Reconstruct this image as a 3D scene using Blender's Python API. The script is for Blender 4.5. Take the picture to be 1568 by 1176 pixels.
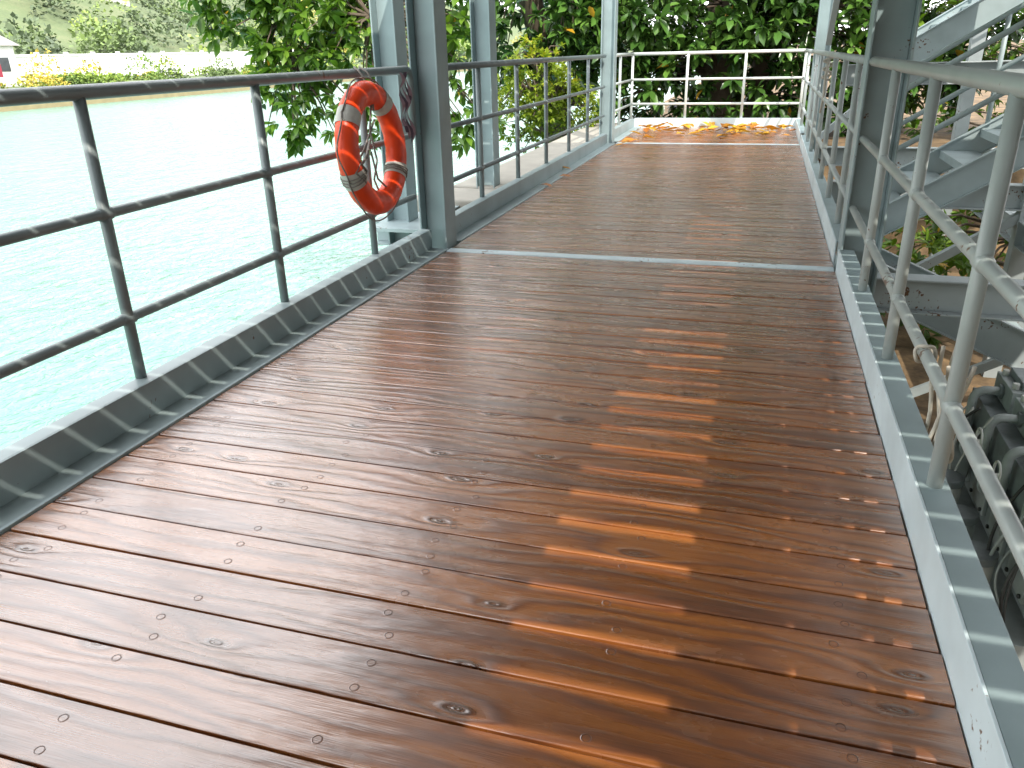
import bpy, math, random
import numpy as np
from mathutils import Vector, Matrix
random.seed(7); rng=np.random.default_rng(11)
scene=bpy.context.scene
for o in list(bpy.data.objects): bpy.data.objects.remove(o)
scene.view_settings.view_transform='Standard'; scene.view_settings.look='None'
scene.view_settings.exposure=0

# ------------------------------------------------------------ node helpers
def newmat(name):
    m=bpy.data.materials.new(name); m.use_nodes=True
    nt=m.node_tree; b=nt.nodes['Principled BSDF']; return m,nt,b
def L(nt,a,b): nt.links.new(a,b)
def math_(nt,op,a,b=None,c=None):
    n=nt.nodes.new('ShaderNodeMath'); n.operation=op
    for i,v in enumerate((a,b,c)):
        if v is None: continue
        if isinstance(v,(int,float)): n.inputs[i].default_value=v
        else: nt.links.new(v,n.inputs[i])
    return n.outputs[0]
def ramp(nt,fac,stops):
    r=nt.nodes.new('ShaderNodeValToRGB'); nt.links.new(fac,r.inputs[0])
    e=r.color_ramp.elements
    while len(e)<len(stops): e.new(.5)
    for i,(p,c) in enumerate(stops):
        e[i].position=p; e[i].color=(c[0],c[1],c[2],1) if not isinstance(c,(int,float)) else (c,c,c,1)
    return r.outputs[0]
def mixc(nt,fac,a,b,mode='MIX'):
    n=nt.nodes.new('ShaderNodeMix'); n.data_type='RGBA'; n.blend_type=mode
    for s,v in ((n.inputs[0],fac),(n.inputs[6],a),(n.inputs[7],b)):
        if isinstance(v,(int,float)): s.default_value=v
        elif isinstance(v,tuple): s.default_value=(*v,1) if len(v)==3 else v
        else: nt.links.new(v,s)
    return n.outputs[2]
def coords(nt,scale=(1,1,1)):
    tc=nt.nodes.new('ShaderNodeTexCoord'); mp=nt.nodes.new('ShaderNodeMapping')
    mp.inputs['Scale'].default_value=scale; nt.links.new(tc.outputs['Object'],mp.inputs[0]); return mp.outputs[0]
def noise(nt,vec,scale,detail=4,rough=.55,dist=0):
    n=nt.nodes.new('ShaderNodeTexNoise'); nt.links.new(vec,n.inputs['Vector'])
    n.inputs['Scale'].default_value=scale; n.inputs['Detail'].default_value=detail
    n.inputs['Roughness'].default_value=rough; n.inputs['Distortion'].default_value=dist
    return n.outputs['Fac']
def bump(nt,b,h,strength,dist):
    n=nt.nodes.new('ShaderNodeBump'); n.inputs['Strength'].default_value=strength; n.inputs['Distance'].default_value=dist
    nt.links.new(h,n.inputs['Height']); nt.links.new(n.outputs[0],b.inputs['Normal']); return n

def paint_mat(name,col,rust=.0,rough=.42):
    m,nt,b=newmat(name); v=coords(nt)
    n1=noise(nt,v,3,3); n2=noise(nt,v,40,3)
    c=mixc(nt,ramp(nt,n1,[(.3,0),(.75,1)]),tuple(x*.80 for x in col),tuple(min(1,x*1.1) for x in col))
    sp=ramp(nt,math_(nt,'ADD',math_(nt,'MULTIPLY',n1,.6),math_(nt,'MULTIPLY',n2,.5)),[(.72-rust*.25,0),(.75-rust*.25,1)])
    c=mixc(nt,sp,c,(.13,.06,.025))
    L(nt,c,b.inputs['Base Color']); b.inputs['Roughness'].default_value=rough
    bump(nt,b,n2,.12,.002); return m
M_steel=paint_mat('grey_blue_paint',(.29,.375,.39),.0)
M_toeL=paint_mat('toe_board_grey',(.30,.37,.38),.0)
M_steel2=paint_mat('grey_blue_paint_light',(.38,.465,.48),.05)
M_rail=paint_mat('rail_paint_backlit',(.20,.24,.245),.05,.38)  # darker copy of the rail paint, backlit tone put into the colour
M_railR=paint_mat('rail_paint_lit',(.40,.45,.44),.12,.36)  # paler copy of the rail paint, brighter light put into the colour
M_kickR=paint_mat('toe_board_lit_paint',(.66,.78,.82),.16,.4)  # sky glare on the right toe board put into this pale tone
M_beam=paint_mat('beam_paint_weathered',(.38,.43,.44),.2,.5)

def simple(name,col,rough=.6,metal=0,var=.25,scale=8,bumpd=.003):
    m,nt,b=newmat(name); v=coords(nt); n=noise(nt,v,scale,3)
    c=mixc(nt,n,tuple(x*(1-var) for x in col),tuple(min(1,x*(1+var)) for x in col))
    L(nt,c,b.inputs['Base Color']); b.inputs['Roughness'].default_value=rough; b.inputs['Metallic'].default_value=metal
    bump(nt,b,n,.3,bumpd); return m

# wood -------------------------------------------------------------
def wood_mat():
    m,nt,b=newmat('varnished_plank')
    tc=nt.nodes.new('ShaderNodeTexCoord'); at=nt.nodes.new('ShaderNodeAttribute'); at.attribute_name='plank'
    sep=nt.nodes.new('ShaderNodeSeparateXYZ'); L(nt,tc.outputs['Object'],sep.inputs[0])
    sc=nt.nodes.new('ShaderNodeSeparateColor'); L(nt,at.outputs['Color'],sc.inputs[0])
    R,G,B=sc.outputs[0],sc.outputs[1],sc.outputs[2]
    x=math_(nt,'MULTIPLY_ADD',R,37.0,sep.outputs[0]); y=math_(nt,'MULTIPLY_ADD',G,11.0,sep.outputs[1])
    def vec(sx,sy):
        c=nt.nodes.new('ShaderNodeCombineXYZ'); L(nt,math_(nt,'MULTIPLY',x,sx),c.inputs[0]); L(nt,math_(nt,'MULTIPLY',y,sy),c.inputs[1]); return c.outputs[0]
    nA=noise(nt,vec(1.1,7),1,3,.5)
    nF=noise(nt,vec(9,260),1,2,.6)
    nM=noise(nt,vec(2.5,45),1,2,.6)
    vo=nt.nodes.new('ShaderNodeTexVoronoi'); vo.voronoi_dimensions='2D'; vo.inputs['Scale'].default_value=1
    L(nt,vec(1.5,4.2),vo.inputs['Vector']); d=vo.outputs['Distance']
    k=math_(nt,'DIVIDE',1.0,math_(nt,'MULTIPLY_ADD',d,7.0,.45))
    ring=math_(nt,'ADD',math_(nt,'MULTIPLY',y,95.0),math_(nt,'MULTIPLY_ADD',nA,26.0,math_(nt,'MULTIPLY',k,9.0)))
    g=math_(nt,'MULTIPLY_ADD',math_(nt,'SINE',ring),.5,.5)
    g=math_(nt,'POWER',g,1.6)
    gg=math_(nt,'ADD',math_(nt,'MULTIPLY',g,.36),math_(nt,'ADD',math_(nt,'MULTIPLY',nM,.45),math_(nt,'MULTIPLY',nF,.25)))
    col=ramp(nt,gg,[(.22,(.39,.136,.032)),(.55,(.27,.085,.020)),(.85,(.12,.034,.010))])
    tint=ramp(nt,B,[(0,(.72,.70,.70)),(1,(1.15,1.15,1.05))])
    col=mixc(nt,1.0,col,tint,'MULTIPLY')
    kn=ramp(nt,d,[(.045,1),(.08,0)])
    col=mixc(nt,math_(nt,'MULTIPLY',kn,.6),col,(.06,.018,.007))
    wv=noise(nt,vec(1.4,3.0),1.6,4,.7)
    scuff=ramp(nt,wv,[(.56,0),(.72,1)])
    col=mixc(nt,math_(nt,'MULTIPLY',scuff,.2),col,(.32,.18,.10))
    L(nt,col,b.inputs['Base Color'])
    big=noise(nt,vec(2.2,6),1,3,.6)
    L(nt,ramp(nt,math_(nt,'ADD',math_(nt,'MULTIPLY',big,.7),math_(nt,'MULTIPLY',g,.3)),[(.3,.24),(.75,.45)]),b.inputs['Roughness'])
    L(nt,math_(nt,'MULTIPLY_ADD',scuff,.16,.22),b.inputs['Coat Roughness'])
    b.inputs['IOR'].default_value=1.7
    b.inputs['Coat Weight'].default_value=1.0; b.inputs['Coat IOR'].default_value=2.15
    h=math_(nt,'ADD',math_(nt,'MULTIPLY',g,.5),math_(nt,'ADD',math_(nt,'MULTIPLY',nF,.35),math_(nt,'MULTIPLY',big,2.6)))
    bn=bump(nt,b,h,.65,.0044); L(nt,bn.outputs[0],b.inputs['Coat Normal'])
    return m
M_wood=wood_mat()
M_plug=simple('screw_plug',(.085,.03,.015),.35,0,.2)

# ------------------------------------------------------------ mesh builder
class MB:
    def __init__(s): s.v=[];s.f=[];s.m=[];s.sm=[]
    def add(s,vs,fs,mi=0,smooth=False):
        o=len(s.v); s.v+= [tuple(p) for p in vs]
        for f in fs: s.f.append(tuple(i+o for i in f)); s.m.append(mi); s.sm.append(smooth)
    def box(s,a,b,mi=0):
        x0,y0,z0=a;x1,y1,z1=b
        s.add([(x0,y0,z0),(x1,y0,z0),(x1,y1,z0),(x0,y1,z0),(x0,y0,z1),(x1,y0,z1),(x1,y1,z1),(x0,y1,z1)],
              [(0,3,2,1),(4,5,6,7),(0,1,5,4),(1,2,6,5),(2,3,7,6),(3,0,4,7)],mi)
    def obox(s,p,q,w,h,up=(0,0,1),mi=0,off=(0,0)):
        p=Vector(p);q=Vector(q);d=(q-p).normalized();u=Vector(up);sd=d.cross(u).normalized();u=sd.cross(d).normalized()
        vs=[]
        for c in (p,q):
            for a,b in ((-1,-1),(1,-1),(1,1),(-1,1)):
                vs.append(c+sd*(off[0]+a*w/2)+u*(off[1]+b*h/2))
        s.add(vs,[(0,1,2,3)[::-1],(4,5,6,7),(0,1,5,4),(1,2,6,5),(2,3,7,6),(3,0,4,7)],mi)
    def ibeam(s,p,q,w,h,t=.012,up=(0,0,1),mi=0):
        s.obox(p,q,t,h-2*t-.002,up,mi); s.obox(p,q,w,t,up,mi,(0,h/2-t/2)); s.obox(p,q,w,t,up,mi,(0,-h/2+t/2))
    def tube(s,pts,r,n=12,mi=0,caps=True,closed=False):
        pts=[Vector(p) for p in pts]; k=len(pts)
        if isinstance(r,(int,float)): r=[r]*k
        vs=[];prev=None
        for i,p in enumerate(pts):
            if closed: d=(pts[(i+1)%k]-pts[i-1]).normalized()
            else: d=(pts[min(i+1,k-1)]-pts[max(i-1,0)]).normalized()
            if prev is None:
                a=Vector((0,0,1)) if abs(d.z)<.9 else Vector((1,0,0)); u=d.cross(a).normalized()
            else: u=(prev-d*prev.dot(d)).normalized()
            prev=u; w=d.cross(u)
            for j in range(n):
                t=2*math.pi*j/n; vs.append(p+(u*math.cos(t)+w*math.sin(t))*r[i])
        fs=[]
        for i in range(k if closed else k-1):
            for j in range(n):
                a=i*n+j;b=i*n+(j+1)%n;c=((i+1)%k)*n+(j+1)%n;e=((i+1)%k)*n+j
                fs.append((a,b,c,e))
        s.add(vs,fs,mi,True)
        if caps and not closed:
            o=len(s.v)-len(vs)
            s.f.append(tuple(o+j for j in range(n))[::-1]); s.m.append(mi); s.sm.append(False)
            s.f.append(tuple(o+(k-1)*n+j for j in range(n))); s.m.append(mi); s.sm.append(False)
    def obj(s,name,mats,bevel=0,parent=None,recalc=True):
        me=bpy.data.meshes.new(name); me.from_pydata(s.v,[],s.f)
        for m in mats: me.materials.append(m)
        me.polygons.foreach_set('material_index',s.m); me.polygons.foreach_set('use_smooth',s.sm)
        me.update()
        if recalc:
            import bmesh
            bm=bmesh.new(); bm.from_mesh(me); bmesh.ops.recalc_face_normals(bm,faces=bm.faces); bm.to_mesh(me); bm.free()
        o=bpy.data.objects.new(name,me); scene.collection.objects.link(o)
        if bevel:
            md=o.modifiers.new('bev','BEVEL'); md.width=bevel; md.segments=2; md.limit_method='ANGLE'; md.angle_limit=math.radians(50)
        if parent: o.parent=parent
        return o
def empty(name):
    e=bpy.data.objects.new(name,None); scene.collection.objects.link(e); return e

# ------------------------------------------------------------ deck planks
XL,XR=-2.07,.505; PITCH=.167
def planks():
    vs=[];fs=[];mi=[];col=[]
    def prism(y0,y1,c):
        ch=.003; t=.035
        x0=XL+random.uniform(-.004,.004); x1=XR+random.uniform(-.004,.004); dz=random.uniform(-.0012,.0012)
        prof=[(y0,-t),(y0,-ch),(y0+ch*.4,-ch*.35),(y0+ch,0),(y1-ch,0),(y1-ch*.4,-ch*.35),(y1,-ch),(y1,-t)]
        o=len(vs); n=len(prof)
        for x in (x0,x1):
            for (y,z) in prof: vs.append((x,y,z+dz)); col.append(c)
        for i in range(n): 
            j=(i+1)%n; fs.append((o+i,o+j,o+n+j,o+n+i)); mi.append(0)
        fs.append(tuple(o+i for i in range(n))); mi.append(0)
        fs.append(tuple(o+n+i for i in range(n))[::-1]); mi.append(0)
        return dz
    def run(ya,yb):
        n=round((yb-ya)/PITCH); p=(yb-ya)/n
        for i in range(n):
            y0=ya+i*p+random.uniform(.0034,.0046); y1=ya+(i+1)*p-random.uniform(.0034,.0046)
            c=(random.random(),random.random(),random.random(),1)
            dz=prism(y0,y1,c)
            for X in (.30,-.24,-.78,-1.33,-1.9):
                for yy in (y0+.036,y1-.036):
                    cx=X+random.uniform(-.03,.03); cy=yy+random.uniform(-.012,.012)
                    if cy>9 or random.random()<.12: continue
                    o=len(vs); k=14
                    for r,z in ((.0125,.0002),(.0108,.0008),(.0088,.0003)):
                        for a in range(k):
                            t=2*math.pi*a/k; vs.append((cx+r*math.cos(t),cy+r*math.sin(t),z+dz)); col.append(c)
                    for rr in (0,1):
                        for a in range(k):
                            b_=(a+1)%k; fs.append((o+rr*k+a,o+rr*k+b_,o+(rr+1)*k+b_,o+(rr+1)*k+a)); mi.append(1 if rr==1 else 0)
                    fs.append(tuple(o+2*k+a for a in range(k))); mi.append(0)
    run(-1.0,5.10); run(5.20,12.02); run(12.12,14.62)
    me=bpy.data.meshes.new('wooden_deck'); me.from_pydata(vs,[],fs)
    me.materials.append(M_wood); me.materials.append(M_plug); me.polygons.foreach_set('material_index',mi)
    ca=me.color_attributes.new('plank','FLOAT_COLOR','POINT'); ca.data.foreach_set('color',np.array(col,dtype=np.float32).ravel())
    import bmesh
    bm=bmesh.new(); bm.from_mesh(me); bmesh.ops.recalc_face_normals(bm,faces=bm.faces); bm.to_mesh(me); bm.free()
    o=bpy.data.objects.new('wooden_deck',me); scene.collection.objects.link(o)
    return o
planks()
b=MB()
b.box((XL+.0,5.103,-.04),(XR,5.197,.004)); b.box((XL,12.023,-.04),(XR,12.117,.004))
b.obj('deck_joint_plate',[M_kickR],.002)
b=MB()
for X in (-1.9,-1.33,-.78,-.24,.30): b.ibeam((X,-1,-.165),(X,14.6,-.165),.1,.2)
for Y in (1,5.2,9,12.1,14.5): b.ibeam((-2.3,Y,-.38),(.75,Y,-.38),.16,.22)
b.box((-2.05,-1,-.06),(.49,14.6,-.0365),1)  # added black sheet stands in for the shade below the plank gaps
b.obj('deck_substructure',[M_beam,simple('under_deck_shade',(.012,.009,.008),.9)])

# toe boards
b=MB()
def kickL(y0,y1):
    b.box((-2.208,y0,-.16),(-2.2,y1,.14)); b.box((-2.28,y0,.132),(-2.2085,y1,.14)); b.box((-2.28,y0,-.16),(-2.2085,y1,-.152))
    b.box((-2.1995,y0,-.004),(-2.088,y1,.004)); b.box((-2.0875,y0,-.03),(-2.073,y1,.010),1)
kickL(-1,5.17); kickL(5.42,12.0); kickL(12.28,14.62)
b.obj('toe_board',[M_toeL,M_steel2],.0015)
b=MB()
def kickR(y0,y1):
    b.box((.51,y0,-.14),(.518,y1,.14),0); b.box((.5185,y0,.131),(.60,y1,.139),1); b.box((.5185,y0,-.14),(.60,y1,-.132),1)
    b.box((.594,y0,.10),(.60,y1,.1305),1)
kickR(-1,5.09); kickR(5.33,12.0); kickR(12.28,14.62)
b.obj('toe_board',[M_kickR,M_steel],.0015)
b=MB(); b.box((-2.2,14.63,-.14),(.6,14.64,.15)); b.box((-2.2,14.641,.142),(.6,14.72,.15))
b.obj('toe_board',[M_kickR],.0015)

# ------------------------------------------------------------ columns
def hcol(name,x,y,w=.2,d=.2,z0=-3,z1=3.4,mat=M_steel,t=.014):
    b=MB()
    b.box((x-w/2,y-d/2,z0),(x-w/2+t,y+d/2,z1)); b.box((x+w/2-t,y-d/2,z0),(x+w/2,y+d/2,z1))
    b.box((x-w/2+t+.0005,y-t/2,z0),(x+w/2-t-.0005,y+t/2,z1))
    return b.obj(name,[mat],.004)
hcol('steel_column',-2.19,5.28,.2,.2)
hcol('steel_column',-2.23,12.14,.2,.2)
hcol('steel_column',.64,5.22,.23,.2)
hcol('steel_column',.66,12.14,.2,.2)
hcol('steel_column',-2.85,6.1,.2,.2)
hcol('steel_column',-2.72,8.0,.2,.2)
hcol('steel_column',-2.19,-1.6,.2,.2); hcol('steel_column',.64,-1.6,.23,.2)
b=MB(); b.ibeam((-2.3,6.1,-.1),(-3.1,6.1,-.1),.2,.2); b.box((-3.0,5.75,-.03),(-2.32,6.45,.002)); b.ibeam((-2.85,6.2,-.2),(-2.72,12,-.2),.15,.25)
b.obj('outrigger_beam',[M_steel2],.003)
M_conc=simple('concrete',(.36,.34,.30),.85,0,.2,5,.01)
b=MB(); b.box((-3.3,7.2,-2.9),(-2.45,7.89,-.02)); b.box((-3.1,7.9,-2.9),(-2.36,15.5,.0)); b.obj('concrete_quay',[M_conc],.02)

# ------------------------------------------------------------ railings
def rail(name,x,segs,ys,mat,z0=.14,ends=()):
    b=MB()
    for (ya,yb) in segs:
        b.tube([(x,ya,1.2),(x,yb,1.2)],.026,16)
        for z in (.785,.385): b.tube([(x,ya,z),(x,yb,z)],.0195,14)
    for y in ys:
        b.tube([(x,y,z0-.2),(x,y,1.185)],.0215,14)
        for z in (.785,.385):
            b.tube([(x,y-.034,z),(x,y-.026,z),(x,y+.026,z),(x,y+.034,z)],[.0197,.0245,.0245,.0197],14,caps=False)
    for y in ends:
        b.tube([(x,y+.06*math.sin(t),1.14+.06*math.cos(t)) for t in np.linspace(0,math.pi/2,7)]+[(x,y+.06,.785)],.026,14)
    return b.obj(name,[mat])
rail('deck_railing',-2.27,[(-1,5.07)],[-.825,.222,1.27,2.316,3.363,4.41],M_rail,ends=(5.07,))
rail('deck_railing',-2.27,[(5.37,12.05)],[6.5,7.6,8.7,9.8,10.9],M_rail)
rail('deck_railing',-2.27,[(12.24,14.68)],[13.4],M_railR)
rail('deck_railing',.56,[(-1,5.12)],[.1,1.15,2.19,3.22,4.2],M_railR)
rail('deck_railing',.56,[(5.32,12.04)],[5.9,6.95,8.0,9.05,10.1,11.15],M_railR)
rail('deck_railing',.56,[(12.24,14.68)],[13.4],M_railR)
b=MB()
for z,r in ((1.2,.026),(.785,.02),(.385,.02)): b.tube([(-2.27,14.68,z),(.56,14.68,z)],r,12)
for X in (-2.27,-1.33,-.38,.56): b.tube([(X,14.68,.1),(X,14.68,1.2)],.0225,12)
b.obj('deck_railing',[simple('sunlit_rail_paint',(.62,.66,.64),.4,0,.1)])  # sunlight on the end railing put into this whiter colour

# ------------------------------------------------------------ upper deck (roof) out of view, slits and added panels shape the sun bars
b=MB()
ZU=2.6; y=-4.5; p=.163
while y<10.0:
    for xa,xb,g0,pr in ((-2.35,-.5,.021,.04),(-.5,.35,.026,.1),(.35,1.2,.050,.14),(1.2,2.4,.026,.1)):
        g=g0*random.uniform(.8,1.15) if random.random()>pr else .006
        b.box((xa,y,ZU),(xb-.001,y+p-g,ZU+.006))
    y+=p
sun_masks=[(-2.35,-1.95),(-.95,-.10),(.13,.68),(1.09,1.33),(1.39,1.50),(1.80,2.4)]  # added panels mask the slits so sun falls only in chosen bands
for a,c in sun_masks: b.box((a,-4.5,ZU-.03),(c,10.0,ZU-.006))
for X in (-2.2,.64): b.ibeam((X,-4.5,ZU+.12+.1),(X,13,ZU+.12+.1),.15,.2)
b.box((-1.949,3.2,ZU-.031),(-.951,5.5,ZU-.007)); b.box((1.21,3.35,ZU-.033),(1.799,5.5,ZU-.009))  # added plates keep sun stripes off the columns
b.box((-.099,-4.5,ZU-.029),(.129,1.0,ZU-.007)); b.box((-.099,2.3,ZU-.029),(.129,10,ZU-.007))  # added plates limit the faint sun bars left of centre
b.box((2.41,-4.5,ZU-.02),(3.4,6.4,ZU+.006))  # added extension that shades the engine
for k in range(9):  # added scraps close parts of the gaps to break up the sun bars
    w=random.uniform(.03,.12); X=random.choice([.68,.95,1.6,-1.4,-1.7,-1.2]); Y=random.uniform(-3,5)
    b.box((X,Y,ZU-.028),(X+w,Y+random.uniform(.1,.3),ZU-.008))
b.obj('upper_deck',[simple('upper_deck_boards',(.07,.05,.04),.6)])

def light_block(name,x0,y0,x1,y1,h,face):  # unseen block shaped like a building, added to cut ambient light
    e=empty(name); b=MB(); b.box((x0,y0,-2.3),(x1,y1,h)); b.obj('walls',[simple(name+'_wall',(.24,.24,.22),.85,0,.15,2)],parent=e)
    b=MB(); b.box((x0-.3,y0-.3,h+.002),(x1+.3,y1+.3,h+.25)); b.obj('roof',[M_conc],parent=e)
    b=MB()
    if face=='x':
        for k in range(int((y1-y0)/3)): b.box((x0-.05,y0+.8+3*k,-.5),(x0-.005,y0+2.4+3*k,1.2)); b.box((x0-.05,y0+.8+3*k,2.6),(x0-.005,y0+2.4+3*k,4.2))
    else:
        for k in range(int((x1-x0)/3)): b.box((x0+.8+3*k,y1+.005,-.5),(x0+2.4+3*k,y1+.05,1.2)); b.box((x0+.8+3*k,y1+.005,2.6),(x0+2.4+3*k,y1+.05,4.2))
    b.obj('windows',[simple(name+'_glass',(.05,.06,.07),.1)],parent=e)
light_block('ambient_blocker_right',9.5,-14,18,9,6,'x')  # added out of view to darken the light from the right
light_block('ambient_blocker_back',-2.6,-22,9,-9,6,'y')  # added behind the camera to cut the light from there

# ------------------------------------------------------------ life ring
ringE=empty('life_ring'); RC=Vector((-2.165,4.30,.79)); RM=.305
M_or=simple('orange_vinyl',(.80,.058,.006),.42,0,.15,12,.002)
M_band=simple('grey_reflective_band',(.45,.44,.40),.45,0,.25,25,.002)
M_rope=simple('rope',(.22,.20,.18),.8,0,.3,60,.002)
def ringpt(a,b_,rm=RM,rt=.068,fl=.9):
    r=rm+rt*math.cos(b_)
    return Vector((rt*fl*math.sin(b_), r*math.cos(a), r*math.sin(a)))
tilt=Matrix.Rotation(math.radians(-4),3,'Y')
def torseg(mb,a0,a1,n,rt,mi,closed=False):
    m=20; vs=[];fs=[]
    for i in range(n+1 if not closed else n):
        a=a0+(a1-a0)*i/n
        for j in range(m): vs.append(RC+tilt@ringpt(a,2*math.pi*j/m,RM,rt+(.0015*math.sin(a*23) if closed else 0)))
    for i in range(n):
        for j in range(m):
            i2=(i+1)%n if closed else i+1
            fs.append((i*m+j,i*m+(j+1)%m,i2*m+(j+1)%m,i2*m+j))
    mb.add(vs,fs,mi,True)
b=MB(); torseg(b,0,2*math.pi,96,.070,0,True); b.obj('ring_body',[M_or],parent=ringE)
b=MB()
BA=[55,143,203,328]
for a in BA:
    w=7.5; torseg(b,math.radians(a-w),math.radians(a+w),10,.0735,0)
b.obj('ring_bands',[M_band],parent=ringE)
b=MB()
for i in range(4):
    a0=BA[i];a1=BA[(i+1)%4]+(360 if i==3 else 0); pts=[]
    for k in range(17):
        t=k/16; a=math.radians(a0+(a1-a0)*t); sag=.02*math.sin(t*math.pi)
        pts.append(RC+tilt@(ringpt(a,0,RM,.076+sag,.8)+Vector((.012*math.sin(t*9),0,-sag*.5))))
    b.tube(pts,.0045,8)
for a in (203,328):
    for s in (-3,0,3):
        ra=math.radians(a+s); b.tube([RC+tilt@ringpt(ra,2*math.pi*j/16,RM,.078) for j in range(16)],.0035,6,closed=True)
b.tube([(-2.27,4.36,1.235),(-2.22,4.34,1.2),(-2.16,4.33,1.10),(-2.15,4.32,1.0)],.006,8)
b.tube([(-2.27,4.42,1.235),(-2.21,4.41,1.2),(-2.16,4.38,1.12)],.006,8)
pts=[(-2.16,4.32,1.05),(-2.17,4.29,.9),(-2.165,4.34,.72),(-2.16,4.27,.62),(-2.16,4.35,.5)]
b.tube(pts,.006,8)
b.tube([(-2.10,4.0,.70),(-2.13,4.08,.735),(-2.16,4.2,.76),(-2.22,4.38,.83)],.008,8)
b.tube([(-2.09,4.02,.66),(-2.10,4.07,.70),(-2.10,4.0,.75),(-2.11,3.96,.70),(-2.09,4.03,.64)],.007,8)
b.tube([(-2.16,4.26,.78),(-2.15,4.3,.62),(-2.12,4.42,.52)],.006,8); b.tube([(-2.16,4.34,.95),(-2.17,4.2,.8),(-2.18,4.1,.72)],.006,8)
b.obj('grab_line',[M_rope],parent=ringE)

b=MB()
for k in range(5):
    y0=4.84+.028*k; pts=[]
    for i in range(15):
        z=1.19-(.32+.04*k)*i/14; pts.append((-2.205+.012*math.sin(i*.9+k),y0+.012*math.sin(i*.6+2*k),z))
    vs=[];fs=[]
    for i,pp in enumerate(pts):
        vs+= [(pp[0],pp[1]-.014,pp[2]),(pp[0]+.012*math.sin(i+k),pp[1]+.016,pp[2])]
    for i in range(14): fs.append((2*i,2*i+1,2*i+3,2*i+2))
    b.add(vs,fs,k%2,True)
b.obj('hanging_ribbon',[simple('mauve_cloth',(.30,.20,.24),.9),simple('dark_cloth',(.09,.06,.09),.9)],recalc=False)
b=MB()
for k in range(3):
    pts=[]
    for i in range(28):
        t=i/27; a=t*math.pi
        pts.append((.60+.015*math.sin(t*17+k)+.03*k, 2.46+.2*t+.02*math.sin(11*t+k), .40-.50*math.sin(a)*(1-.12*k)))
    b.tube(pts,.0065,7)
b.tube([(.56+.03*math.cos(t),2.6+.012*math.sin(3*t),.385+.03*math.sin(t)) for t in np.linspace(0,12,40)],.006,7)
b.obj('tied_rope',[simple('white_rope',(.5,.47,.40),.8,0,.2,80)])
b=MB()
b.tube([(.56+.045*math.cos(t),8.9+.02*math.sin(2*t),.95+.012*t) for t in np.linspace(0,20,60)],.011,7)
b.tube([(.56,8.9,1.15),(.54,8.8,1.0),(.55,8.86,.82),(.53,8.8,.66)],.012,7)
b.obj('tied_rope',[simple('pale_rope',(.45,.42,.36),.8,0,.2,80)])

# ------------------------------------------------------------ stairs on the right
def flight(name,y0,y1,x0,z0,x1,z1,mat,rails=True,treads=True,depth=.24):
    b=MB(); dx=x1-x0; dz=z1-z0; n=max(2,int(abs(dz)/.18))
    for y in (y0,y1):
        b.obox((x0,y,z0),(x1,y,z1),.012,depth); b.obox((x0,y,z0),(x1,y,z1),.06,.01,off=(0,depth/2+.006)); b.obox((x0,y,z0),(x1,y,z1),.06,.01,off=(0,-depth/2-.006))
        if rails:
            for h in (.55,1.0): b.tube([(x0,y,z0+h),(x1,y,z1+h)],.022,10)
            k=max(2,int(abs(dx)/.9))
            for i in range(k+1):
                t=i/k; b.tube([(x0+dx*t,y,z0+dz*t+.1),(x0+dx*t,y,z0+dz*t+1.0)],.02,10)
    if treads:
        for i in range(n):
            t=(i+.5)/n; X=x0+dx*t; Z=z0+dz*t
            b.box((X-.14,min(y0,y1)+.01,Z-.015),(X+.14,max(y0,y1)-.01,Z+.015),1)
            b.box((X-.14,min(y0,y1)+.01,Z-.05),(X-.13,max(y0,y1)-.01,Z-.016),0)
    return b.obj(name,[mat,M_steel2])
flight('steel_staircase',7.0,8.1,.95,-.08,6.5,3.4,M_steel2,depth=.2)
flight('steel_staircase',10.2,11.3,1.2,1.0,8.0,5.2,M_steel2)
flight('steel_staircase',6.0,6.6,.8,-.25,4.2,-1.75,M_beam,rails=False,depth=.24)
b=MB()
b.ibeam((.75,5.22,-.15),(5,5.22,-.15),.15,.22); b.ibeam((.75,9.0,-.15),(6,9.0,-.15),.15,.25)
b.ibeam((.75,12.1,-.15),(6,12.1,-.15),.15,.25)
b.ibeam((.75,9.0,1.0),(6,9.0,1.05),.12,.2)
b.ibeam((2.6,4.0,-.5),(2.6,13,-.5),.15,.25)
b.obox((.75,12.0,.1),(3.4,12.0,2.6),.08,.08); b.obox((.72,9.0,-1.6),(2.6,9.0,-.3),.09,.09)
b.obox((.70,5.3,1.2),(.70,8.5,3.3),.07,.07); b.obox((.72,12.0,1.3),(.70,9.4,3.3),.07,.07)
b.obox((1.2,7.6,-2.0),(3.4,7.4,-.6),.06,.08)
for X,Y in ((2.6,9),(4.2,7.0),(2.6,12.6),(3.2,5.4)): b.obox((X,Y,-2.2),(X,Y,3.4),.16,.16,up=(0,1,0))
b.obj('stair_support_frame',[M_beam],.003)

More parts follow.
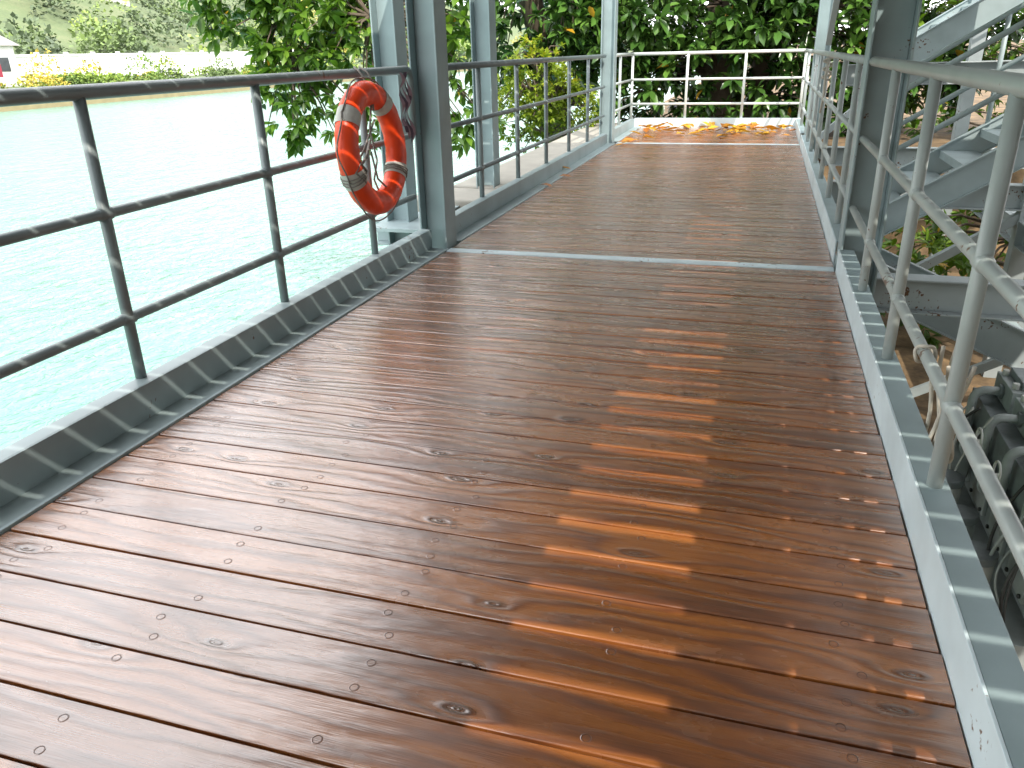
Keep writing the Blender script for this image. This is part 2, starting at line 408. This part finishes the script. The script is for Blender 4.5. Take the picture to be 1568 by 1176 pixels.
# ------------------------------------------------------------ engine
M_iron=simple('oily_grey_iron',(.22,.25,.26),.42,.1,.6,10)
M_pipe=simple('pale_pipe',(.55,.56,.53),.45,0,.15,10)
M_dark=simple('dark_rubber',(.04,.04,.04),.5)
M_hose=simple('grey_paint_cast',(.36,.40,.40),.45,0,.35,12)
b=MB(); ex,ey,ez=1.90,4.75,-1.75
b.box((ex-.35,ey-.9,ez+.25),(ex+.35,ey+.9,ez+.85)); b.box((ex-.45,ey-1.0,ez-.25),(ex-.25,ey+1.0,ez+.2),3); b.box((ex+.25,ey-1,ez-.25),(ex+.45,ey+1,ez+.2),3)
for i in range(4):
    yy=ey-.66+i*.44
    b.box((ex-.24,yy-.19,ez+.855),(ex+.2,yy+.19,ez+1.0),3); b.box((ex-.18,yy-.15,ez+1.002),(ex+.14,yy+.15,ez+1.05),0)
    b.tube([(ex,yy,ez+1.05),(ex,yy,ez+1.10)],.06,14,2)
    for s in (-.12,.12):
        b.tube([(ex-.21,yy+s,ez+1.0),(ex-.21,yy+s,ez+1.04)],.022,6,1)
    a_=[(ex-.24,yy,ez+.93)]+[(ex-.33-.07*math.sin(t),yy,ez+.86+.07*math.cos(t)) for t in np.linspace(0,math.pi/2,6)]+[(ex-.40,yy,ez+.64)]
    b.tube(a_,.028,14,3)
    b.tube([(ex-.24,yy,ez+.93),(ex-.262,yy,ez+.93)],.05,6,0)
    b.box((ex-.375,yy-.15,ez+.32),(ex-.3505,yy+.15,ez+.56),3)
    for u in (-.12,.12):
        for w_ in (.35,.53): b.tube([(ex-.3755,yy+u,ez+w_),(ex-.39,yy+u,ez+w_)],.014,6,2)
b.tube([(ex-.42,ey-.9,ez+.62),(ex-.42,ey+.9,ez+.62)],.045,16,0)
for yy in (-.6,-.1,.4,.8): b.tube([(ex-.42,ey+yy,ez+.62),(ex-.42,ey+yy+.03,ez+.62)],.065,16,3)
for yy,r,mi in ((ey+.22,.085,1),(ey-.22,.075,3),(ey-.62,.085,1)):
    b.tube([(ex-.56,yy,ez+.12),(ex-.56,yy,ez+.15),(ex-.56,yy,ez+.42),(ex-.56,yy,ez+.45)],[r*.7,r,r,r*.8],20,mi); b.tube([(ex-.56,yy,ez+.45),(ex-.56,yy,ez+.50)],r*1.1,20,0)
for yy in (-.4,.02,.75):
    b.tube([(ex-.46,ey+yy,ez+.72),(ex-.5,ey+yy,ez+.86)],.014,8,1)
    b.tube([(ex-.5+.0,ey+yy+.06*math.cos(t),ez+.87+.0+.06*math.sin(t)) for t in np.linspace(0,2*math.pi,17)[:-1]],.008,6,1,closed=True)
b.tube([(ex,ey-.91,ez+.5),(ex,ey-1.05,ez+.5)],.40,32,0); b.tube([(ex,ey-1.05,ez+.5),(ex,ey-1.12,ez+.5)],.16,20,3)
for k in range(8):
    a=k*math.pi/4; b.tube([(ex+.28*math.cos(a),ey-1.05,ez+.5+.28*math.sin(a)),(ex+.28*math.cos(a),ey-1.07,ez+.5+.28*math.sin(a))],.03,8,2)
b.tube([(ex-.38,ey+.62,ez+.42),(ex-.56,ey+.62,ez+.42)],.13,24,3); b.tube([(ex-.56,ey+.62,ez+.42),(ex-.60,ey+.62,ez+.42)],.05,14,2)
b.tube([(ex+.1,ey+.91,ez+.4),(ex+.1,ey+1.0,ez+.4)],.25,24,2)
for i in range(10):
    p0=Vector((ex-.40,ey+random.uniform(-.9,.9),ez+random.uniform(.5,.95)))
    q=Vector((ex-.48,p0.y+random.uniform(-.35,.35),ez+random.uniform(.1,.4))); c=(p0+q)/2+Vector((-.14,0,.0))
    b.tube([p0*(1-t)**2+c*2*t*(1-t)+q*t*t for t in np.linspace(0,1,10)],random.choice([.006,.009,.012]),8,random.choice([1,2,2,3]))
b.obj('diesel_engine',[M_iron,M_pipe,M_dark,M_hose],.006)
b=MB()
b.tube([(1.0,3.2,-1.6),(2.6,3.6,-1.55)],.035,12); b.tube([(1.3,2.6,-1.95),(1.3,3.8,-1.3)],.03,12); b.tube([(1.0,3.4,-1.75),(1.9,3.3,-1.75),(1.95,3.3,-2.1)],.03,12)
b.tube([(1.15,2.4,-1.7),(1.15,5.6,-1.7)],.045,14); b.tube([(1.15,3.0,-1.7),(1.15,3.06,-1.7)],.07,14)
b.obj('pipework',[M_pipe])
b=MB(); b.box((4.6,13.0,-2.0),(6.6,14.2,-.35),0); b.box((4.8,13.1,-.345),(6.0,14.1,.15),0); b.tube([(5.2,13.0,-.9),(5.2,12.8,-.9)],.3,20,1); b.box((4.3,12.7,-.5),(6.8,12.9,-.35),1); b.tube([(6.3,13.6,-.35),(6.3,13.6,.7)],.06,10,2)
b.obj('workshop_machine',[simple('teal_paint',(.03,.25,.22),.5),simple('orange_paint',(.6,.16,.03),.5),M_iron],.01)

# ------------------------------------------------------------ terrain
def hill(x,y):
    t=min(1,max(0,(-90-x)/150)); t=t*t*(3-2*t)
    return t*(34+14*math.sin(y*.013+1)+9*math.sin(y*.031+x*.02))
xs=np.unique(np.concatenate([np.linspace(-900,-320,10),np.linspace(-320,-84,40),[-84,-80,-76,-72,-68,-66,-65,-64.6,-60,-30,-3.4,-3.2,-2.0,0,1,2,4,6,10,20,60,200,900]]))
ys=np.unique(np.concatenate([np.linspace(-600,-60,8),np.linspace(-60,0,8),[2,4,6,8,10,12,14,15,15.4,17,19,22,26,32,40],np.linspace(50,500,50),[700,1000,1500]]))
vs=[];fs=[]
for yv in ys:
    for xv in xs:
        if xv<=-65: z=-.9+hill(xv,yv)+ (.2*math.sin(xv*3.1+yv*1.7) if xv>-84 else 0)
        elif xv<-3.3: z=-5
        else: z=-2.05 if yv<15 else -.35
        if xv==-65: z=-2.2
        vs.append((xv,yv,z))
nx=len(xs)
for j in range(len(ys)-1):
    for i in range(nx-1): fs.append((j*nx+i,j*nx+i+1,(j+1)*nx+i+1,(j+1)*nx+i))
m,nt,bs=newmat('ground'); v=coords(nt); n1=noise(nt,v,.08,4,.65); n2=noise(nt,v,2.5,4,.7)
geo=nt.nodes.new('ShaderNodeSeparateXYZ'); L(nt,v,geo.inputs[0])
far=math_(nt,'LESS_THAN',geo.outputs[0],-64.0)
hc=ramp(nt,math_(nt,'ADD',math_(nt,'MULTIPLY',n1,.5),math_(nt,'MULTIPLY',n2,.5)),[(.35,(.09,.12,.06)),(.5,(.12,.16,.07)),(.65,(.18,.19,.10))])
nc=ramp(nt,n2,[(.35,(.07,.045,.022)),(.55,(.17,.11,.055)),(.7,(.30,.19,.09))])
L(nt,mixc(nt,far,nc,hc),bs.inputs['Base Color']); bs.inputs['Roughness'].default_value=.95; bump(nt,bs,n2,.6,.05)
me=bpy.data.meshes.new('ground'); me.from_pydata(vs,[],fs); me.materials.append(m)
scene.collection.objects.link(bpy.data.objects.new('ground',me))
# water
m,nt,bs=newmat('water'); v=coords(nt,(1,.55,1))
w1=noise(nt,v,.9,4,.6,.6); w2=noise(nt,v,4.2,3,.6,.8); w3=noise(nt,v,.05,2)
L(nt,mixc(nt,w3,(.105,.27,.225),(.16,.33,.28)),bs.inputs['Base Color'])
bs.inputs['Roughness'].default_value=.13; bs.inputs['IOR'].default_value=1.36
bump(nt,bs,math_(nt,'ADD',math_(nt,'MULTIPLY',w1,.8),math_(nt,'MULTIPLY',w2,.4)),.75,.26)
me=bpy.data.meshes.new('water'); me.from_pydata([(-66,-600,-2.7),(-3.25,-600,-2.7),(-3.25,1500,-2.7),(-66,1500,-2.7)],[],[(0,1,2,3)]); me.materials.append(m)
scene.collection.objects.link(bpy.data.objects.new('water',me))
# far bank
M_stone=simple('seawall_stone',(.30,.24,.13),.9,0,.3,1.2,.05)
b=MB(); b.box((-65.6,-200,-3.2),(-64.9,600,-2.0)); b.obj('seawall',[M_stone],.05)
b=MB(); M_white=simple('white_wall_paint',(.78,.78,.78),.7,0,.1,.25)
b.box((-78.3,46,-1),(-78,135,1.9)); b.box((-78.45,46,1.9),(-77.85,135,2.1))
for i in range(21): b.box((-78,46+i*4.1,-1),(-77.75,46.5+i*4.1,2.3))
b.obj('white_perimeter_wall',[M_white])
hE=empty('white_house')
b=MB(); b.box((-79,60,-1),(-73.5,68,2.9)); b.obj('walls',[M_white],parent=hE)
b=MB(); b.add([(-79.5,59.5,2.9),(-73,59.5,2.9),(-73,68.5,2.9),(-79.5,68.5,2.9),(-76.2,59.5,4.3),(-76.2,68.5,4.3)],[(0,1,4),(2,3,5),(1,2,5,4),(3,0,4,5),(0,3,2,1)]); b.obj('roof',[simple('grey_roof',(.30,.28,.27),.8)],parent=hE)
b=MB()
for yv in (61.2,63.6,66): b.box((-73.5,yv,.5),(-73.45,yv+1.1,1.8))
b.box((-79.05,59.95,.5),(-76,59.99,1.8)); b.obj('windows',[simple('window_glass',(.05,.06,.07),.15)],parent=hE)
b=MB(); b.tube([(-67,59.5,-1),(-67,59.5,1.3)],.08,8,1); b.box((-66.95,58.9,.1),(-66.88,60.1,1.2),0); b.obj('red_sign',[simple('red_paint',(.30,.02,.04),.5),M_pipe])
def block(x0,x1,y0,y1,hz,top,fl):
    hE=empty('hillside_building')
    b=MB(); b.box((x0,y0,hz-6),(x1,y1,hz+top)); b.obj('walls',[simple('beige_wall',(.50,.48,.45),.8,0,.05)],parent=hE)
    b=MB()
    for f in range(fl):
        for i in range(int((y1-y0-1)/3.1)): b.box((x1+.01,y0+1.5+i*3.1,hz+top-1.9-f*2.9),(x1+.1,y0+3.4+i*3.1,hz+top-.7-f*2.9))
    b.obj('windows',[simple('far_glass',(.14,.15,.17),.3)],parent=hE)
    b=MB(); b.box((x0-.5,y0-.5,hz+top+.01),(x1+.5,y1+.5,hz+top+.4)); b.obj('roof',[simple('roof_slab',(.45,.42,.40),.8)],parent=hE)
block(-168,-154,148,180,hill(-154,164),6.5,2)
block(-136,-128,86,100,hill(-128,92),5.0,1)

# ------------------------------------------------------------ foliage
def leaf_mat(name,stops,trans=.25,rough=.38):
    m,nt,bs=newmat(name); at=nt.nodes.new('ShaderNodeAttribute'); at.attribute_name='tint'
    sc=nt.nodes.new('ShaderNodeSeparateColor'); L(nt,at.outputs['Color'],sc.inputs[0])
    c=ramp(nt,sc.outputs[0],stops); L(nt,c,bs.inputs['Base Color']); bs.inputs['Roughness'].default_value=rough
    if trans>0:
        tr=nt.nodes.new('ShaderNodeBsdfTranslucent'); L(nt,mixc(nt,1.0,c,(1.3,1.5,.6),'MULTIPLY'),tr.inputs[0])
        mx=nt.nodes.new('ShaderNodeMixShader'); mx.inputs[0].default_value=trans
        out=nt.nodes['Material Output']; L(nt,bs.outputs[0],mx.inputs[1]); L(nt,tr.outputs[0],mx.inputs[2]); L(nt,mx.outputs[0],out.inputs[0])
    return m
TV=np.array([(0,0,0),(-.36,.3,.05),(.36,.3,.05),(0,.33,-.04),(-.38,.66,.04),(.38,.66,.04),(0,.68,-.05),(0,1,-.12)])
TF=[(0,3,1),(0,2,3),(3,6,4,1),(3,2,5,6),(6,7,4),(6,5,7)]
TV2=np.array([(0,0,0),(-.4,.35,.03),(.3,.5,.05),(0,1,0)]); TF2=[(0,2,3,1)]
def leaves(name,P,D,S,tint,mat,width=.5,parent=None,up=None,simple_=False):
    tv,tf=(TV2,TF2) if simple_ else (TV,TF); nv=len(tv)
    n=len(P); P=np.asarray(P);D=np.asarray(D);S=np.asarray(S)
    D=D/np.linalg.norm(D,axis=1,keepdims=True)
    if up is None: up=np.array([0,0,1.])+rng.normal(0,.35,(n,3))
    X=np.cross(D,up); X/=np.linalg.norm(X,axis=1,keepdims=True)+1e-9; Z=np.cross(X,D)
    V=P[:,None,:]+S[:,None,None]*(tv[None,:,0:1]*width*X[:,None,:]+tv[None,:,1:2]*D[:,None,:]+tv[None,:,2:3]*Z[:,None,:])
    V=V.reshape(-1,3)
    base=np.array([i for f in tf for i in f]); ln=np.array([len(f) for f in tf])
    loops=(base[None,:]+nv*np.arange(n)[:,None]).ravel()
    tot=np.tile(ln,n); st=np.concatenate([[0],np.cumsum(tot)[:-1]])
    me=bpy.data.meshes.new(name); me.vertices.add(len(V)); me.vertices.foreach_set('co',V.astype(np.float32).ravel())
    me.loops.add(len(loops)); me.loops.foreach_set('vertex_index',loops.astype(np.int32))
    me.polygons.add(len(tot)); me.polygons.foreach_set('loop_start',st.astype(np.int32))
    try: me.polygons.foreach_set('loop_total',tot.astype(np.int32))
    except Exception: pass
    me.polygons.foreach_set('use_smooth',np.ones(len(tot),dtype=bool))
    me.update(calc_edges=True); me.validate()
    ca=me.color_attributes.new('tint','FLOAT_COLOR','POINT')
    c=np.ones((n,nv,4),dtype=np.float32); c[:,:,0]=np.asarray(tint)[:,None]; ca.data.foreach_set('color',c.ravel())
    me.materials.append(mat); o=bpy.data.objects.new(name,me); scene.collection.objects.link(o)
    if parent: o.parent=parent
    return o
def whorls(ells,leafn,size,droop=.1,shell=.55):
    P=[];D=[];S=[];T=[]; tips=[]
    for (c,r,n) in ells:
        c=np.array(c);r=np.array(r)
        for _ in range(n):
            d=rng.normal(size=3); d/=np.linalg.norm(d); rad=rng.uniform(shell,1)**.8
            q=c+d*r*rad*(1+.18*math.sin(d[0]*7+c[0])*math.sin(d[2]*6+c[1]))
            ax=d*np.array([1,1,.6])+np.array([0,-.25,.25])+rng.normal(0,.35,3); ax/=np.linalg.norm(ax)
            a=np.cross(ax,rng.normal(size=3)); a/=np.linalg.norm(a); b_=np.cross(ax,a)
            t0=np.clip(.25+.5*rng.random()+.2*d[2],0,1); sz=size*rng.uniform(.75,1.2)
            tips.append((q,ax)); k=leafn+rng.integers(-2,3)
            for i in range(k):
                th=2.4*i+rng.normal(0,.2); f=i/k
                dd=ax*(.25+.9*f)+(a*math.cos(th)+b_*math.sin(th))*(1.0-.4*f)+np.array([0,0,-droop-rng.random()*.25])
                P.append(q+ax*sz*.35*f); D.append(dd); S.append(sz*rng.uniform(.7,1.1)); T.append(np.clip(t0+rng.normal(0,.12),0,.96) if rng.random()>.008 else 1.0)
    return P,D,S,T,tips
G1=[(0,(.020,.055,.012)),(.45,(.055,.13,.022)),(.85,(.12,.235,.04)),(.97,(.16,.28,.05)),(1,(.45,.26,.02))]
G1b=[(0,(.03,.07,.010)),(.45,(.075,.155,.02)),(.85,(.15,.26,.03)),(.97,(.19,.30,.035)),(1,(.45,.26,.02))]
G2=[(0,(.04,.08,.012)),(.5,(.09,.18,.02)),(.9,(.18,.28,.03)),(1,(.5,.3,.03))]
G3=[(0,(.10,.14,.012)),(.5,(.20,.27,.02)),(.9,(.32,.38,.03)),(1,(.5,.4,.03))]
M_leaf=leaf_mat('rubber_fig_leaf',G1,0,.27); M_leafb=leaf_mat('fig_leaf_bright',G1b,.3,.32); M_leaf2=leaf_mat('young_leaf',G2,.3,.4); M_leaf3=leaf_mat('yellow_green_leaf',G3,.3,.5)
M_bark=simple('bark',(.11,.085,.06),.9,0,.4,14,.02)
def tree(name,trunks,ells,leafn,size,mat,width=.5,droop=.1,twigs=.15,shell=.5):
    E=empty(name); b=MB()
    for pts,rr in trunks: b.tube(pts,rr,12)
    P,D,S,T,tips=whorls(ells,leafn,size,droop,shell)
    nodes=[Vector(p) for pts,rr in trunks for p in pts[1:]]
    for q,ax in tips:
        if rng.random()<twigs:
            q=Vector(q); nn=min(nodes,key=lambda p:(p-q).length); mid=(q*.6+nn*.4)+Vector((0,0,.15))
            b.tube([nn,mid,q],[.03,.015,.006],5,caps=False)
    b.obj('trunk_and_limbs',[M_bark],parent=E,recalc=False)
    leaves('foliage',P,D,S,T,mat,width,parent=E); return E
def limb(p,q,r0,r1,n=7,w=.25):
    p=Vector(p);q=Vector(q); pts=[];rr=[]
    for i in range(n):
        t=i/(n-1); pts.append(p.lerp(q,t)+Vector((rng.normal(0,w)*t*(1-t)*2,rng.normal(0,w)*t*(1-t)*2,.5*math.sin(t*math.pi)*w))); rr.append(r0+(r1-r0)*t)
    return pts,rr
tree('rubber_fig_tree',[limb((-.9,18,-.5),(-1.1,18.2,3.2),.42,.3),limb((-.4,18.2,-.5),(.5,18,3.6),.25,.16),limb((-1.1,18.2,2.6),(-4.2,15.8,4),.2,.08),limb((-1.0,18.2,3),(2.6,17,5),.2,.08),limb((-1.1,18.2,3),(-1.5,16.5,6),.2,.08)],
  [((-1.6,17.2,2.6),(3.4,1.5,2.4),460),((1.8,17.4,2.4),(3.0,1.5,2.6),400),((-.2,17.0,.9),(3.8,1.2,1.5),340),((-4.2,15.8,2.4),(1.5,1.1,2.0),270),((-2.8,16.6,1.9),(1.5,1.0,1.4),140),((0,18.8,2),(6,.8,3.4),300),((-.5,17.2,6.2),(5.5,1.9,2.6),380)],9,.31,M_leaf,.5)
tree('overhanging_tree',[limb((-4.2,17.4,-.6),(-4.8,15.8,3.6),.28,.2),limb((-4.8,15.8,3.6),(-6.9,11.6,3.6),.18,.07),limb((-6.9,11.6,3.6),(-6.8,11.1,1.2),.05,.015),limb((-6.2,12.4,3.7),(-5.5,11.2,1.8),.06,.015),limb((-6.6,12,3.7),(-7.7,11,2.5),.05,.015)],
  [((-6.8,11.0,1.15),(.6,.45,1.2),100),((-7.5,11,2.15),(.65,.6,.75),70),((-6.3,11,1.9),(1.0,.6,.9),100),((-5.75,11.2,1.15),(.6,.5,1.3),100),((-6.4,11.8,3.6),(2.0,1.2,1.2),120),((-4.35,11.8,1.4),(.45,.5,1.7),100),((-5.1,12.0,2.4),(.9,.7,1.1),100)],8,.23,M_leafb,.5,.3,.3,.3)
tree('yellow_green_shrub',[limb((-3.9,15,-.5),(-4,14.6,1),.05,.02)],[((-3.9,14.4,.75),(.7,.3,.75),230),((-3.5,14.7,.3),(.8,.3,.55),190),((-4.3,15.2,.2),(.9,.4,.7),150)],7,.11,M_leaf3,.6)
tree('courtyard_tree',[limb((4.4,14.6,-2),(6.4,14.9,2.3),.24,.14),limb((6.4,14.9,2.3),(4.4,14.5,4.2),.12,.05),limb((5.4,14.8,.5),(7.8,15,3.6),.12,.05)],
  [((4.6,15.6,3.4),(2.6,1.3,2.0),240),((8,16.5,2.6),(2.8,1.5,2.4),230),((3.4,16.6,1.2),(1.6,1,1.8),140),((6.5,18.5,0),(6,1,2.6),320)],8,.22,M_leaf2,.5)
tree('courtyard_shrub',[limb((3.2,10.8,-2),(3.2,10.8,-.9),.05,.02)],[((3.4,10.9,-1.0),(1.3,.8,.9),170),((1.9,9.9,-1.2),(.7,.7,.7),90),((5.5,11.3,-1.1),(1.2,.8,.8),120)],8,.15,M_leaf2,.5)

def mass(name,blobs,size,mat,per):
    P=[];D=[];S=[];T=[]
    for (c,r,tn) in blobs:
        n=int(per*(.6+.4*r[0])); d=rng.normal(size=(n,3)); d/=np.linalg.norm(d,axis=1,keepdims=True); d[:,2]=np.abs(d[:,2])*1.2-.2
        lump=1+.22*np.sin(d[:,0:1]*6+c[0])*np.sin(d[:,2:3]*7+c[1])
        q=np.array(c)+d*np.array(r)*lump*rng.uniform(.75,1.05,(n,1))
        P.append(q); D.append(d+rng.normal(0,.9,(n,3))); S.append(size*rng.uniform(.6,1.4,n)); T.append(np.clip(tn+rng.normal(0,.05,n)+.16*d[:,2],0,.995))
    P=np.concatenate(P);n=len(P)
    return leaves(name,P,np.concatenate(D),np.concatenate(S),np.concatenate(T),mat,1.3,simple_=True)
FAR=[(0,(.09,.12,.075)),(.3,(.13,.18,.085)),(.5,(.19,.27,.085)),(.75,(.30,.39,.08)),(1,(.48,.40,.10))]  # pale stops put distance haze into the hillside leaf colours
NEARB=[(0,(.07,.10,.035)),(.3,(.10,.155,.045)),(.55,(.16,.25,.05)),(.75,(.26,.35,.05)),(1,(.5,.37,.05))]
M_far=leaf_mat('hazed_distant_leaf',FAR,0,.85); M_nearb=leaf_mat('bush_leaf',NEARB,0,.8)
bl=[]
for i in range(130):
    y=rng.uniform(30,200); x=rng.uniform(-72,-66.5); r=rng.uniform(.5,1.2)
    bl.append(((x,y,-1.0),(r*1.5,r*1.9,r),rng.choice([.1,.25,.4,.55,.75,.9],p=[.15,.25,.25,.2,.1,.05])))
bl+= [((-70,68,-.5),(1.8,2.6,2.6),.97),((-70,74,-.6),(1.5,2.2,1.7),.8),((-70,82,-.6),(1.5,2.6,2.4),.4),((-70,86,-.6),(1.5,2.4,1.9),.6),((-70,97,-.6),(1.5,2.6,1.8),.3),((-71,112,-.6),(2,4,2.6),.5),((-71,121,-.6),(2,5,3.3),.65)]
mass('riverside_bushes',bl,.28,M_nearb,230)
bl=[]
for i in range(450):
    y=rng.uniform(40,380); x=-84-168*rng.random()**1.1; r=rng.uniform(2.4,5.6)
    if -154<x<-138 and 138<y<186: r*=.4
    if -128<x<-112 and 78<y<104: r*=.4
    if x<-168+14 and x>-170 and 146<y<182: continue
    zone=math.sin(x*.05+y*.03)
    bl.append(((x,y,-.8+hill(x,y)+r*.2),(r*1.1,r*1.1,r*1.05),float(np.clip(.36+.22*zone+rng.normal(0,.22),0,.95))))
mass('hillside_trees',bl,.75,M_far,72)

# fallen leaves
P=[];D=[];S=[];T=[]
for i in range(105):
    x=rng.uniform(-2.0,.45); y=14.5-abs(rng.normal(0,.75)); y=max(12.3,y)
    P.append((x,y,.012+.02*rng.random())); a=rng.uniform(0,6.28); D.append((math.cos(a),math.sin(a),rng.uniform(0,.45))); S.append(rng.uniform(.14,.27)); T.append(rng.random())
for (x,y) in ((-1.95,8.6),(-2.0,11.6),(-1.97,11.9),(-1.9,12.0),(-2.1,9.2),(-2.0,7.9),(-1.8,12.4),(-1.9,12.6),(-1.7,12.9)):
    P.append((x,y,.015)); a=rng.uniform(0,6.28); D.append((math.cos(a),math.sin(a),.2)); S.append(.15); T.append(rng.random()*.6)
up=np.array([0,0,1.])+rng.normal(0,.15,(len(P),3))
leaves('fallen_leaves',P,D,S,T,leaf_mat('dry_yellow_leaf',[(0,(.30,.09,.015)),(.4,(.55,.24,.02)),(.8,(.65,.38,.03)),(1,(.35,.14,.03))],.12,.5),.55,up=up)

# ------------------------------------------------------------ light
d=Vector((-.45,.80,-1.0)).normalized()
sl=bpy.data.lights.new('sun','SUN'); sl.energy=5; sl.angle=math.radians(.35); sl.color=(1,.93,.82)
so=bpy.data.objects.new('sun',sl); scene.collection.objects.link(so); so.rotation_euler=d.to_track_quat('-Z','Y').to_euler()
w=bpy.data.worlds.new('World'); scene.world=w; w.use_nodes=True; nt=w.node_tree; bg=nt.nodes['Background']
sky=nt.nodes.new('ShaderNodeTexSky'); sky.sky_type='NISHITA'; sky.sun_disc=False
sky.sun_elevation=math.asin(-d.z); sky.sun_rotation=math.atan2(-d.x,-d.y); sky.dust_density=3
L(nt,mixc(nt,.8,sky.outputs[0],(26,26.4,26.8)),bg.inputs[0]); bg.inputs[1].default_value=.15

# ------------------------------------------------------------ camera
cam=bpy.data.cameras.new('camera'); co=bpy.data.objects.new('camera',cam); scene.collection.objects.link(co)
X=Vector((.9566,.2905,-.0222)).normalized(); Z=Vector((.2757,-.8780,.3913)); Z=(Z-X*Z.dot(X)).normalized(); Y=Z.cross(X)
co.matrix_world=Matrix(((X.x,Y.x,Z.x,0),(X.y,Y.y,Z.y,0),(X.z,Y.z,Z.z,1.3),(0,0,0,1)))
cam.lens=27.55; cam.sensor_width=36; cam.clip_start=.05; cam.clip_end=3000
scene.camera=co
